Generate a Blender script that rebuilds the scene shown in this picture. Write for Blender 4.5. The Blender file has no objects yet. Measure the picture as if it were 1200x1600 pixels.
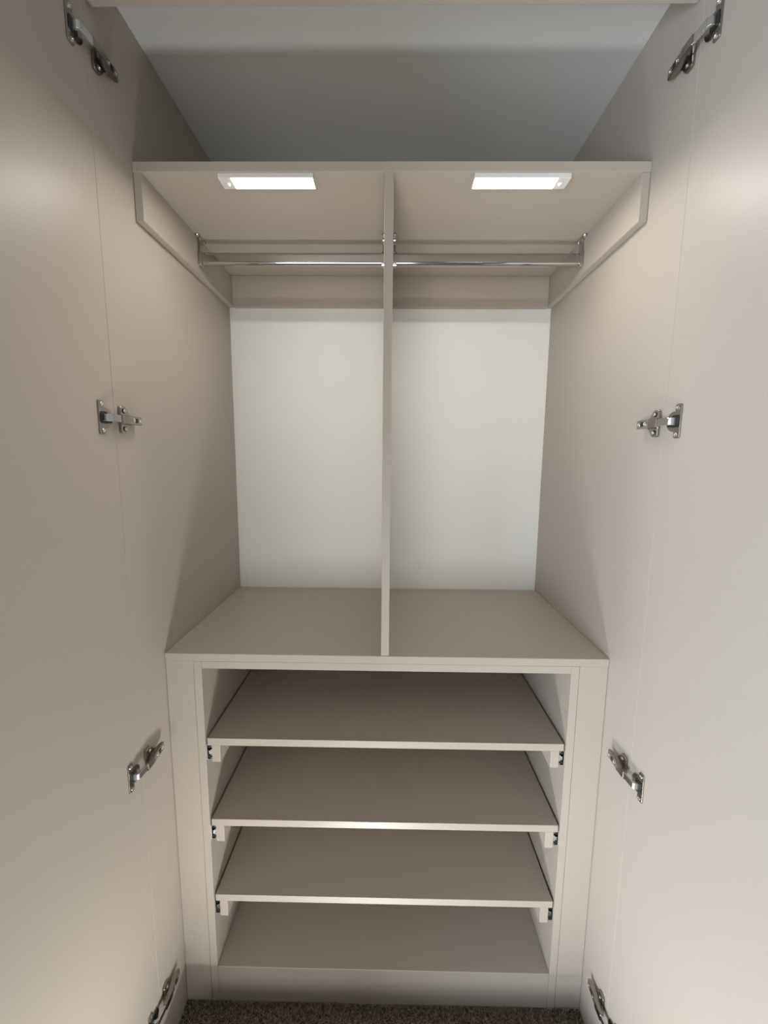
import bpy, bmesh, math, random
from mathutils import Vector, Matrix
random.seed(7)
sc = bpy.context.scene
C = sc.collection

# ------------------------------------------------------------------ camera, world, light, exposure
FPX = 643.494                       # focal length in pixels of the 1200 x 1600 frame
PITCH, YAW, ROLL = 0.13399, -0.012676, 0.008082
fw = Vector((math.sin(YAW)*math.cos(PITCH), math.cos(YAW)*math.cos(PITCH), -math.sin(PITCH)))
rt = Vector((math.cos(YAW), -math.sin(YAW), 0)); up = rt.cross(fw)
rt2 = rt*math.cos(ROLL) + up*math.sin(ROLL); up2 = up*math.cos(ROLL) - rt*math.sin(ROLL)
cam = bpy.data.cameras.new('camera')
cam.sensor_fit = 'VERTICAL'; cam.sensor_height = 32.0; cam.lens = FPX/1600*32.0; cam.clip_start = 0.01
camo = bpy.data.objects.new('camera', cam); C.objects.link(camo)
camo.matrix_world = Matrix(((rt2.x, up2.x, -fw.x, 0.00508), (rt2.y, up2.y, -fw.y, -0.87303),
                            (rt2.z, up2.z, -fw.z, 1.38341), (0, 0, 0, 1)))
sc.camera = camo

W = bpy.data.worlds.new('world'); sc.world = W; W.use_nodes = True
W.node_tree.nodes['Background'].inputs[0].default_value = (0.75, 0.86, 1.0, 1)
W.node_tree.nodes['Background'].inputs[1].default_value = 0.6

LED_STRENGTH = 93.0                 # the two light bars under the shelf
WORK_STRENGTH = 70.0                # the lamp lying on the carpet in front of the wardrobe
WINDOW_POWER = 76.0                 # daylight through the bedroom window, left of the camera
REAR_FILL_POWER = 28.0                   # frontal fill, added as an unseen window behind the camera
wl = bpy.data.lights.new('window_daylight', 'AREA'); wl.shape = 'RECTANGLE'; wl.size = 1.2; wl.size_y = 1.1
wl.energy = WINDOW_POWER; wl.color = (0.73, 0.85, 1.0)
wlo = bpy.data.objects.new('window_daylight', wl); C.objects.link(wlo)
wlo.location = (-1.77, -1.75, 0.70); wlo.rotation_euler = (0, -math.pi/2, 0)

wr = bpy.data.lights.new('rear_fill_light', 'AREA'); wr.shape = 'RECTANGLE'; wr.size = 1.4; wr.size_y = 1.0  # added light that brightens the front faces
wr.energy = REAR_FILL_POWER; wr.color = (1.0, 0.98, 0.94)
wro = bpy.data.objects.new('rear_fill_light', wr); C.objects.link(wro)
wro.location = (-0.5, -3.13, 0.65); wro.rotation_euler = (math.pi/2, 0, 0)

sc.view_settings.view_transform = 'Standard'; sc.view_settings.look = 'None'
sc.view_settings.exposure = 0.0; sc.view_settings.gamma = 1.0; sc.view_settings.use_curve_mapping = False

# ------------------------------------------------------------------ materials
def new_mat(name):
    m = bpy.data.materials.new(name); m.use_nodes = True
    return m, m.node_tree, m.node_tree.nodes['Principled BSDF']

def board_mat(name, col, rough=0.42, grain=0.025, bump=0.05, scale=420.0):
    m, t, b = new_mat(name)
    tc = t.nodes.new('ShaderNodeTexCoord')
    n = t.nodes.new('ShaderNodeTexNoise'); n.inputs['Scale'].default_value = scale; n.inputs['Detail'].default_value = 2
    t.links.new(tc.outputs['Object'], n.inputs['Vector'])
    r = t.nodes.new('ShaderNodeValToRGB')
    lo = [c*(1-grain) for c in col]; hi = [min(1, c*(1+grain)) for c in col]
    r.color_ramp.elements[0].position = 0.3; r.color_ramp.elements[0].color = (*lo, 1)
    r.color_ramp.elements[1].position = 0.7; r.color_ramp.elements[1].color = (*hi, 1)
    t.links.new(n.outputs['Fac'], r.inputs['Fac']); t.links.new(r.outputs['Color'], b.inputs['Base Color'])
    bp = t.nodes.new('ShaderNodeBump'); bp.inputs['Strength'].default_value = bump; bp.inputs['Distance'].default_value = 0.0006
    t.links.new(n.outputs['Fac'], bp.inputs['Height']); t.links.new(bp.outputs['Normal'], b.inputs['Normal'])
    b.inputs['Roughness'].default_value = rough; b.inputs['Specular IOR Level'].default_value = 0.4
    return m

def metal_mat(name, col, rough, metallic=1.0):
    m, t, b = new_mat(name)
    n = t.nodes.new('ShaderNodeTexNoise'); n.inputs['Scale'].default_value = 300
    tc = t.nodes.new('ShaderNodeTexCoord'); t.links.new(tc.outputs['Object'], n.inputs['Vector'])
    mr = t.nodes.new('ShaderNodeMapRange'); mr.inputs['To Min'].default_value = rough*0.8; mr.inputs['To Max'].default_value = rough*1.2
    t.links.new(n.outputs['Fac'], mr.inputs['Value']); t.links.new(mr.outputs['Result'], b.inputs['Roughness'])
    b.inputs['Base Color'].default_value = (*col, 1); b.inputs['Metallic'].default_value = metallic
    return m

def glow_mat(name, col, strength):
    m, t, b = new_mat(name)
    b.inputs['Base Color'].default_value = (0.9, 0.9, 0.9, 1); b.inputs['Roughness'].default_value = 0.4
    b.inputs['Emission Color'].default_value = (*col, 1); b.inputs['Emission Strength'].default_value = strength
    return m

BEIGE = (0.46, 0.412, 0.358)
M = {
    'board': board_mat('beige_melamine', BEIGE),
    'white': board_mat('white_panel', (0.90, 0.91, 0.89), rough=0.5, grain=0.01, bump=0.02),
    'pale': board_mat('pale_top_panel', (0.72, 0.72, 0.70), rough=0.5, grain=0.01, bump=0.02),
    'plaster': board_mat('plaster', (0.34, 0.33, 0.315), rough=0.85, grain=0.02, bump=0.1, scale=90),
    'nickel': metal_mat('polished_nickel', (0.36, 0.33, 0.295), 0.22),
    'chrome': metal_mat('chrome', (0.50, 0.49, 0.48), 0.08),
    'zinc': metal_mat('zinc_plated_steel', (0.72, 0.73, 0.75), 0.25),
    'dark': metal_mat('dark_plastic_and_hole_shade', (0.015, 0.015, 0.016), 0.45, 0.0),  # real dark plastic, and the colour of shade in hinge holes
    'alu': metal_mat('white_lamp_housing', (0.80, 0.79, 0.77), 0.4, 0.0),
    'lens': glow_mat('lit_diffuser', (1.0, 0.94, 0.86), LED_STRENGTH),
    'worklens': glow_mat('lit_work_lamp_strip', (1.0, 0.995, 0.97), WORK_STRENGTH),
    'tray': metal_mat('dark_grey_tray', (0.05, 0.048, 0.045), 0.7, 0.0),
    'sensor': metal_mat('milky_sensor_dome', (0.85, 0.85, 0.84), 0.3, 0.0),
    'frame': metal_mat('white_window_frame', (0.8, 0.8, 0.8), 0.4, 0.0),
}
# carpet: flecked brown-grey yarn
m, t, b = new_mat('carpet_yarn')
tc = t.nodes.new('ShaderNodeTexCoord')
n1 = t.nodes.new('ShaderNodeTexNoise'); n1.inputs['Scale'].default_value = 130; n1.inputs['Detail'].default_value = 3
r = t.nodes.new('ShaderNodeValToRGB')
r.color_ramp.elements[0].position = 0.36; r.color_ramp.elements[0].color = (0.14, 0.108, 0.078, 1)
r.color_ramp.elements[1].position = 0.66; r.color_ramp.elements[1].color = (0.44, 0.365, 0.285, 1)
t.links.new(tc.outputs['Object'], n1.inputs['Vector']); t.links.new(n1.outputs['Fac'], r.inputs['Fac'])
t.links.new(r.outputs['Color'], b.inputs['Base Color']); b.inputs['Roughness'].default_value = 0.95
b.inputs['Specular IOR Level'].default_value = 0.1
bp = t.nodes.new('ShaderNodeBump'); bp.inputs['Strength'].default_value = 0.6; bp.inputs['Distance'].default_value = 0.003
t.links.new(n1.outputs['Fac'], bp.inputs['Height']); t.links.new(bp.outputs['Normal'], b.inputs['Normal'])
M['carpet'] = m
# window pane
m, t, b = new_mat('window_glass'); b.inputs['Transmission Weight'].default_value = 1.0; b.inputs['Roughness'].default_value = 0.02
b.inputs['Base Color'].default_value = (0.95, 0.97, 1, 1); M['glass'] = m

# ------------------------------------------------------------------ helpers
def box(bm, x0, x1, y0, y1, z0, z1, bev=0.0, seg=2):
    r = bmesh.ops.create_cube(bm, size=1.0); vs = r['verts']
    for v in vs:
        v.co = Vector(((x0+x1)/2+v.co.x*(x1-x0), (y0+y1)/2+v.co.y*(y1-y0), (z0+z1)/2+v.co.z*(z1-z0)))
    if bev:
        es = list({e for v in vs for e in v.link_edges})
        bmesh.ops.bevel(bm, geom=es, offset=bev, segments=seg, affect='EDGES', profile=0.5)

def prism(bm, pts, vec, bev=0.0):
    vec = Vector(vec); n = len(pts)
    a = [bm.verts.new(Vector(p)) for p in pts]; c = [bm.verts.new(Vector(p)+vec) for p in pts]
    fs = [bm.faces.new(a), bm.faces.new(c[::-1])]
    for i in range(n):
        fs.append(bm.faces.new((a[i], c[i], c[(i+1) % n], a[(i+1) % n])))
    bmesh.ops.recalc_face_normals(bm, faces=fs)
    if bev:
        es = list({e for f in fs for e in f.edges})
        bmesh.ops.bevel(bm, geom=es, offset=bev, segments=1, affect='EDGES', profile=0.5)

def disc(bm, c, axis, r, h, seg=14, recess=0.0):
    """a short cylinder from c along axis; its far face may carry a recess"""
    axis = Vector(axis).normalized(); q = axis.to_track_quat('Z', 'Y'); c = Vector(c)
    def ring(rr, hh): return [bm.verts.new(c + q @ Vector((rr*math.cos(2*math.pi*i/seg), rr*math.sin(2*math.pi*i/seg), hh))) for i in range(seg)]
    rings = [ring(r, 0), ring(r, h*0.75), ring(r*0.85, h)]
    if recess: rings += [ring(r*0.5, h), ring(r*0.38, h-recess)]
    fs = [bm.faces.new(rings[0][::-1]), bm.faces.new(rings[-1])]
    for A, B in zip(rings, rings[1:]):
        for i in range(seg):
            fs.append(bm.faces.new((A[i], A[(i+1) % seg], B[(i+1) % seg], B[i])))
    bmesh.ops.recalc_face_normals(bm, faces=fs)

def mk(name, bm, mat, parent=None, smooth=False, off=None):
    """link a bmesh as one object; coordinates are world, taken relative to off (the thing's base)"""
    if off is not None: bmesh.ops.translate(bm, verts=bm.verts, vec=-Vector(off))
    me = bpy.data.meshes.new(name); bm.to_mesh(me); bm.free()
    me.materials.append(M[mat])
    if smooth:
        for p in me.polygons: p.use_smooth = True
    o = bpy.data.objects.new(name, me); C.objects.link(o)
    if parent: o.parent = parent
    return o

def bx(name, mat, parent, dims, bev=0.0008, off=None):
    bm = bmesh.new(); box(bm, *dims, bev=bev); return mk(name, bm, mat, parent, off=off)

def thing(name, label, cat, loc=(0, 0, 0), group=None):
    o = bpy.data.objects.new(name, None); C.objects.link(o); o.location = loc
    o.empty_display_size = 0.05; o['label'] = label; o['category'] = cat
    if group: o['group'] = group
    return o

def dup(o, parent=None):
    c = o.copy(); C.objects.link(c); c.parent = parent
    for ch in list(o.children): dup(ch, c)
    return c

def struct(o):
    o['kind'] = 'structure'; return o

# ------------------------------------------------------------------ the room
HW = 0.5                    # half of the inside width of the wardrobe
YF = -0.108                 # front edges of the side panels
YB = 0.480                  # face of the white back panel
floor = struct(bx('floor', 'carpet', None, (-1.8, 1.8, -3.2, 0.52, -0.04, -0.007), 0))
floor['label'] = 'brown grey flecked carpet'
def tuft_patch():
    vs, fs = [], []
    step = 0.0036; y = -0.62
    while y < 0.0:
        x = -0.498
        while x < 0.498:
            px, py = x+random.uniform(-.0016, .0016), y+random.uniform(-.0016, .0016)
            if py > -0.0025: py = -0.0025
            h = random.uniform(0.006, 0.0115); a = random.uniform(0, 6.28); w = random.uniform(.0012, .0020)
            lx, ly = random.uniform(-.0022, .0022), random.uniform(-.0022, .0012)
            k = len(vs)
            for j in range(3):
                vs.append((px+w*math.cos(a+j*2.094), py+w*math.sin(a+j*2.094), -0.0072))
            for j in range(3):
                vs.append((px+lx+w*.75*math.cos(a+.5+j*2.094), min(-.0005, py+ly+w*.75*math.sin(a+.5+j*2.094)), -0.0072+h))
            for j in range(3):
                q = (j+1) % 3; fs.append((k+j, k+q, k+3+q, k+3+j))
            fs.append((k+3, k+4, k+5))
            x += step
        y += step
    me = bpy.data.meshes.new('carpet_pile'); me.from_pydata(vs, [], fs); me.materials.append(M['carpet'])
    o = bpy.data.objects.new('carpet_pile', me); C.objects.link(o); o.parent = floor; o['kind'] = 'stuff'
    o['label'] = 'short twisted brown grey carpet pile'
tuft_patch()
struct(bx('wall_back', 'plaster', None, (-1.8, 1.8, 0.52, 0.60, -0.04, 2.42), 0))
struct(bx('wall_right', 'plaster', None, (1.8, 1.88, -3.2, 0.60, -0.04, 2.42), 0))
bm = bmesh.new()                                   # wall behind the camera with an opening for the added fill window
for d in ((-1.8, 1.8, -3.28, -3.2, -0.04, 0.13), (-1.8, 1.8, -3.28, -3.2, 1.17, 2.42),
          (-1.8, -1.22, -3.28, -3.2, 0.13, 1.17), (0.22, 1.8, -3.28, -3.2, 0.13, 1.17)): box(bm, *d)
struct(mk('wall_front', bm, 'plaster'))
struct(bx('ceiling', 'plaster', None, (-1.88, 1.88, -3.28, 0.60, 2.42, 2.50), 0))
bm = bmesh.new()                                   # left wall with the window opening
for d in ((-1.88, -1.8, -3.2, 0.60, -0.04, 0.13), (-1.88, -1.8, -3.2, 0.60, 1.27, 2.42),
          (-1.88, -1.8, -3.2, -2.38, 0.13, 1.27), (-1.88, -1.8, -1.12, 0.60, 0.13, 1.27)): box(bm, *d)
struct(mk('wall_left', bm, 'plaster'))
bm = bmesh.new()
for d in ((-1.86, -1.81, -2.38, -2.33, 0.13, 1.27), (-1.86, -1.81, -1.17, -1.12, 0.13, 1.27), (-1.86, -1.81, -1.775, -1.725, 0.13, 1.27),
          (-1.86, -1.81, -2.33, -1.17, 0.13, 0.18), (-1.86, -1.81, -2.33, -1.17, 1.22, 1.27)): box(bm, *d)
win = struct(mk('window_1', bm, 'frame'))
for y0, y1 in ((-2.33, -1.775), (-1.725, -1.17)): bx('pane', 'glass', win, (-1.838, -1.832, y0, y1, 0.18, 1.22), 0)

bm = bmesh.new()  # unseen frame added around the rear fill light
for d in ((-1.22, -1.17, -3.26, -3.21, 0.13, 1.17), (0.17, 0.22, -3.26, -3.21, 0.13, 1.17), (-0.525, -0.475, -3.26, -3.21, 0.18, 1.12),
          (-1.17, 0.17, -3.26, -3.21, 0.13, 0.18), (-1.17, 0.17, -3.26, -3.21, 1.12, 1.17)): box(bm, *d)
win = struct(mk('fill_window', bm, 'frame'))
for x0, x1 in ((-1.17, -0.525), (-0.475, 0.17)): bx('pane', 'glass', win, (x0, x1, -3.238, -3.232, 0.18, 1.12), 0)

# ------------------------------------------------------------------ the wardrobe
wd = thing('wardrobe', 'tall beige built-in wardrobe with both doors standing open', 'wardrobe')
for s in (-1, 1):
    a, c = sorted((s*HW, s*(HW+0.018)))
    bx('side_panel', 'board', wd, (a, c, YF, 0.500, -0.005, 2.208))
    a, c = sorted((s*(HW-0.0005), s*(HW-0.0165)))
    bx('shelf_cleat', 'board', wd, (a, c, 0.002, YB-0.0005, 1.840, 1.9268))
o = bx('back_panel', 'white', wd, (-HW+.0003, HW-.0003, YB, YB+0.008, 0.0, 2.189), 0); o['label'] = 'plain white back panel'
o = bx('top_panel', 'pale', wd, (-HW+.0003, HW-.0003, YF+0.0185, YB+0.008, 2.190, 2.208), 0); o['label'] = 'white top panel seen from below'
bx('header_rail', 'board', wd, (-HW+.0003, HW-.0003, YF, YF+0.018, 2.119, 2.208))
bx('top_shelf', 'board', wd, (-HW+.0004, HW-.0004, 0.0, YB-0.0005, 1.927, 1.945))
bx('rear_cleat', 'board', wd, (-HW+.0168, HW-.0168, YB-0.0185, YB-0.0005, 1.838, 1.9268))
bx('divider_panel', 'board', wd, (-0.0102, 0.0076, 0.0005, YB-0.019, 0.9393, 1.9268))
# the two open doors, hinged on the side panels' front edges
for s in (-1, 1):
    a, c = sorted((s*(HW+0.0003), s*(HW+0.0183)))
    d = bx('door', 'board', wd, (a, c, YF-0.510, YF-0.0003, 0.010, 2.204), 0.0006)

# ---- concealed hinges: the arm with plates, link, dark-coloured pocket shade and screws
def hinge(s, zc):
    def P(u, y, z): return (s*(HW-u), y, zc+z)
    sx = lambda u: (s*(-u), 0, 0)
    prof = [(-.114, .0185), (-.090, .0190), (-.084, .0172), (-.050, .0150), (-.0475, .0130), (-.049, .0080), (-.060, .0055), (-.103, .0056), (-.114, .0110)]
    bm = bmesh.new(); prism(bm, [P(u, y, -.0078) for y, u in prof], (0, 0, .0156), bev=.0008)
    arm = mk('hinge', bm, 'nickel', wd); arm['label'] = 'nickel concealed hinge'
    # flange on the door
    pts = [(-.1525, .0270), (-.1510, .0290), (-.1400, .0290), (-.1375, .0265), (-.1375, .0172)]
    for k in range(15):
        th = math.radians(99 - k*198/14); pts.append((-.1345+.0175*math.cos(th), .0175*math.sin(th)))
    pts += [(-.1375, -.0172), (-.1375, -.0265), (-.1400, -.0290), (-.1510, -.0290), (-.1525, -.0270)]
    bm = bmesh.new(); prism(bm, [P(-.0020, y, z) for y, z in pts], sx(.0042), bev=.0006)
    fl = mk('cup_flange', bm, 'nickel', arm)
    bm = bmesh.new(); prism(bm, [P(.0023, y, z) for y, z in ((-.1490, -.0085), (-.1490, .0085), (-.146, .0105), (-.134, .0105), (-.130, .008), (-.130, -.008), (-.134, -.0105), (-.146, -.0105))], sx(.0008))
    mk('cup_pocket_shade', bm, 'dark', arm)  # flat dark plate in place of the shaded cup hollow
    # bent link
    path = [(-.1435, .0031), (-.1432, .0110), (-.1395, .0150), (-.1120, .0172)]
    inner = [(-.1120, .0125), (-.1350, .0105), (-.1380, .0075), (-.1385, .0031)]
    bm = bmesh.new(); prism(bm, [P(u, y, -.0064) for y, u in path+inner], (0, 0, .0128), bev=.0007)
    mk('link_arm', bm, 'zinc', arm)
    # mounting plate with two wings
    w = [(-.0985, .0080), (-.0985, .0220), (-.0960, .0245), (-.0835, .0245), (-.0790, .0200), (-.0745, .0130), (-.0680, .0080)]
    pts = w + [(y, -z) for y, z in w[::-1]]
    bm = bmesh.new(); prism(bm, [P(.0004, y, z) for y, z in pts], sx(.0050), bev=.0007)
    mk('mounting_plate', bm, 'nickel', arm)
    for z in (-.0165, .0165):
        bm = bmesh.new(); prism(bm, [P(.0055, -.0885+.0062*math.cos(q), z+.0046*math.sin(q)) for q in [k*math.pi/6 for k in range(12)]], sx(.0004))
        mk('screw_slot_shade', bm, 'dark', arm)  # raised dark patch, the slot's inner shade put in as colour
        bm = bmesh.new(); disc(bm, P(.0056, -.0880, z), sx(1), .0036, .0018, recess=.0014); mk('screw', bm, 'zinc', arm)
    for z in (-.0230, .0230):
        bm = bmesh.new(); disc(bm, P(.0022, -.1440, z), sx(1), .0036, .0013, recess=.0010); mk('screw', bm, 'zinc', arm)
    bm = bmesh.new(); prism(bm, [P(.0158, -.0720, -.0042), P(.0158, -.0720, .0042), P(.0153, -.0640, .0042), P(.0153, -.0640, -.0042)], sx(.0012))
    mk('adjusting_slot_shade', bm, 'dark', arm)  # dark sheet coloured like the shade inside the slot
    for y, u in ((-.0775, .0167), (-.0570, .0153)):
        bm = bmesh.new(); disc(bm, P(u, y, 0), sx(1), .0034, .0012, recess=.0010); mk('screw', bm, 'zinc', arm)
for s in (-1, 1):
    for z in (0.157, 0.750, 1.4475, 2.048): hinge(s, z)

# ------------------------------------------------------------------ worktop and the shoe unit below it
wt = bx('worktop', 'board', None, (-HW+.0005, HW-.0005, -0.0006, YB-0.0006, 0.9212, 0.9392))
wt['label'] = 'flat beige worktop board across the wardrobe under the divider'; wt['category'] = 'worktop'
su = thing('shoe_unit', 'low open beige cabinet with side fillers and plinth below the worktop', 'cabinet')
for s in (-1, 1):
    a, c = sorted((s*0.4175, s*0.4353)); bx('side_panel', 'board', su, (a, c, 0.0, 0.470, -0.004, 0.9208))
    a, c = sorted((s*0.4362, s*(HW-.0006))); bx('filler_panel', 'board', su, (a, c, 0.0012, 0.0192, -0.004, 0.9206))
bx('top_panel', 'board', su, (-0.4173, 0.4173, 0.0004, 0.470, 0.9030, 0.9206))
bx('base_panel', 'board', su, (-0.4173, 0.4173, 0.0004, 0.470, 0.0845, 0.1020))
bx('plinth', 'board', su, (-0.4173, 0.4173, 0.0014, 0.0194, -0.004, 0.0842))
bx('back_board', 'board', su, (-0.4353, 0.4353, 0.4702, 0.4782, 0.0, 0.9206), 0)

# pull-out shelves on runners
def pullout(z):
    base = (0, 0, z)
    t = thing('pull_out_shelf', '', 'shelf', base, 'pull-out shoe shelves of the low unit')
    bx('shelf_board', 'board', t, (-0.4133, 0.4133, 0.0008, 0.452, z-0.018, z), off=base)
    for s in (-1, 1):
        a, c = sorted((s*0.3842, s*0.4040)); bx('side_batten', 'board', t, (a, c, 0.0012, 0.450, z-0.0605, z-0.0182), off=base)
        zt, zb = z-0.0190, z-0.0570
        def prof(lo, hi, th, lip, y0, y1, xa, xb, bm):
            """C channel open towards the batten: web at xa, lips at top and bottom"""
            e, f = sorted((xa, xa+(th if xb > xa else -th))); box(bm, e, f, y0, y1, lo, hi)
            e, f = sorted((xa, xb)); box(bm, e, f, y0, y1, hi-th, hi); box(bm, e, f, y0, y1, lo, lo+th)
            e, f = sorted((xb, xb+(-th if xb > xa else th)))
            box(bm, e, f, y0, y1, hi-lip, hi-th); box(bm, e, f, y0, y1, lo+th, lo+lip)
        bm = bmesh.new(); prof(zb, zt, .0012, .006, .0045, .440, s*0.4173, s*0.4068, bm)
        ru = mk('runner', bm, 'zinc', t, off=base); ru['label'] = 'zinc drawer runner'
        bm = bmesh.new(); a, c = sorted((s*0.4042, s*0.4085)); box(bm, a, c, .0035, .445, zb+.0115, zt-.0115, bev=.0008)
        a, c = sorted((s*0.4085, s*0.4130)); box(bm, a, c, .0035, .445, zb+.0145, zt-.0145, bev=.0008)
        mk('slide_bar', bm, 'zinc', ru, off=base)
        bm = bmesh.new()
        for z0, z1 in ((zb+.0015, zb+.0110), (zt-.0110, zt-.0015)):
            a, c = sorted((s*0.4072, s*0.4158)); box(bm, a, c, .0060, .430, z0, z1, bev=.0015)
        mk('ball_cage', bm, 'dark', ru, off=base)
    return t
first = pullout(0.7302)
shelves = [first]
for z in (0.5195, 0.3110):
    c = dup(first); c.location = (0, 0, z); shelves.append(c)
for o, l in zip(shelves, ('topmost pull-out beige shelf, right below the worktop', 'middle one of the three pull-out beige shelves',
                          'lowest pull-out beige shelf, just above the fixed base panel')): o['label'] = l

# ------------------------------------------------------------------ light bars under the shelf
def light_bar(s, x_in, x_lens, x_out, label):
    """x_in / x_out are the inner and the outer end, the lens runs from x_in to x_lens, the sensor sits outside it"""
    zb, zt, y0, y1 = 1.9172, 1.9269, 0.0035, 0.0375
    base = ((x_in+x_out)/2, y0, zb)
    t = thing('light_bar', label, 'light', base, 'light bars under the top shelf')
    a, c = sorted((x_in, x_out)); bx('housing', 'alu', t, (a, c, y0, y1, zb+.0008, zt), 0.0006, off=base)
    a, c = sorted((x_in+s*.002, x_lens)); bx('diffuser', 'lens', t, (a, c, y0+.0006, y1-.002, zb+.0002, zb+.0060), 0.0003, off=base)
    a, c = sorted((x_lens+s*.0006, x_out-s*.0006)); bx('sensor_end', 'alu', t, (a, c, y0+.0006, y1-.0006, zb+.0004, zb+.0040), 0.0004, off=base)
    bm = bmesh.new(); bmesh.ops.create_uvsphere(bm, u_segments=16, v_segments=8, radius=.0045)
    bmesh.ops.translate(bm, verts=bm.verts, vec=((x_lens+x_out)/2-s*.002, (y0+y1)/2, zb+.0012))
    mk('sensor_dome', bm, 'sensor', t, smooth=True, off=base)
light_bar(-1, -0.1490, -0.3095, -0.3350, 'lit white light bar under the shelf in the left bay')
light_bar(1, 0.1640, 0.3245, 0.3500, 'lit white light bar under the shelf in the right bay')

# ------------------------------------------------------------------ hanging rails
RY, RZ = 0.243, 1.8755
def oval(hz, hy, x, n=12):
    """flat-sided oval section: two straight upright sides joined by half rounds"""
    f = hz-hy; pts = []
    for k in range(n+1):
        q = math.pi*k/n; pts.append((x, RY+hy*math.cos(q), RZ+f+hy*math.sin(q)))
    for k in range(n+1):
        q = math.pi+math.pi*k/n; pts.append((x, RY+hy*math.cos(q), RZ-f+hy*math.sin(q)))
    return pts
def hanging_rail(xa, xb, label):
    base = ((xa+xb)/2, RY, RZ)
    t = thing('hanging_rail', label, 'clothes rail', base, 'hanging rails under the top shelf')
    bm = bmesh.new(); prism(bm, oval(.0152, .0076, xa+.003), (xb-xa-.006, 0, 0))
    mk('rail_tube', bm, 'chrome', t, smooth=False, off=base)
    for x, d in ((xa, 1), (xb, -1)):
        # socket ring around the tube end, a waisted stem, a foot screwed to the shelf
        bm = bmesh.new(); prism(bm, oval(.0185, .0105, x), (d*.0095, 0, 0), bev=.0012)
        br = mk('end_bracket', bm, 'chrome', t, off=base)
        xm = x+d*.004
        sil = [(-.0088, RZ+.012), (-.0060, RZ+.024), (-.0046, RZ+.032), (-.0055, RZ+.043), (-.0110, 1.9262),
               (.0110, 1.9262), (.0055, RZ+.043), (.0046, RZ+.032), (.0060, RZ+.024), (.0088, RZ+.012)]
        bm = bmesh.new(); prism(bm, [(xm-.0032, RY+y, z) for y, z in sil], (.0064, 0, 0), bev=.0010)
        mk('stem', bm, 'chrome', br, off=base)
        bm = bmesh.new(); pts = []
        for k in range(20):
            q = 2*math.pi*k/20; pts.append((xm+.0068*math.cos(q), RY+.0165*math.copysign(1, math.sin(q))*(abs(math.sin(q)) > .05)+.0068*math.sin(q), 1.9238))
        prism(bm, pts, (0, 0, .0030), bev=.0006); mk('foot', bm, 'chrome', br, off=base)
        for y in (-.0165, .0165):
            bm = bmesh.new(); disc(bm, (xm, RY+y, 1.9238), (0, 0, -1), .0040, .0018, recess=.0014); mk('screw', bm, 'zinc', br, off=base)
hanging_rail(-0.4830, -0.0106, 'chrome oval hanging rail under the shelf in the left bay')
hanging_rail(0.0080, 0.4830, 'chrome oval hanging rail under the shelf in the right bay')

# ------------------------------------------------------------------ the lamp on the carpet before the wardrobe
# a flat lamp in a shallow open tray: its light throws the upward shadows of worktop, rails, hinges and shelf that the
# photograph shows, and the unseen tray is added, its front wall sized to shade the plinth
LX, LY = -0.05, -0.50
wk = thing('work_lamp', 'flat work lamp in an added light-blocking dark tray on the carpet before the wardrobe', 'lamp', (0, LY, 0.004))
bm = bmesh.new(); tx, y0, y1, hr = 0.45, -0.18, 0.35, 0.073
box(bm, -tx, tx, y0, y1, 0, .004)
for y in (y0, y1-.004): box(bm, -tx, tx, y, y+.004, .004, hr)
for x in (-tx, tx-.004): box(bm, x, x+.004, y0+.004, y1-.004, .004, hr)
mk('tray', bm, 'tray', wk)
bm = bmesh.new(); box(bm, LX-.11, LX+.11, -.11, .11, .0042, .0120, bev=.001); mk('lamp_frame', bm, 'alu', wk)
bm = bmesh.new(); box(bm, LX-.10, LX+.10, -.10, .10, .0122, .0140); mk('light_panel', bm, 'worklens', wk)
bm = bmesh.new(); box(bm, LX+.112, LX+.150, -.02, .02, .0042, .0160, bev=.003); mk('switch_box', bm, 'dark', wk)
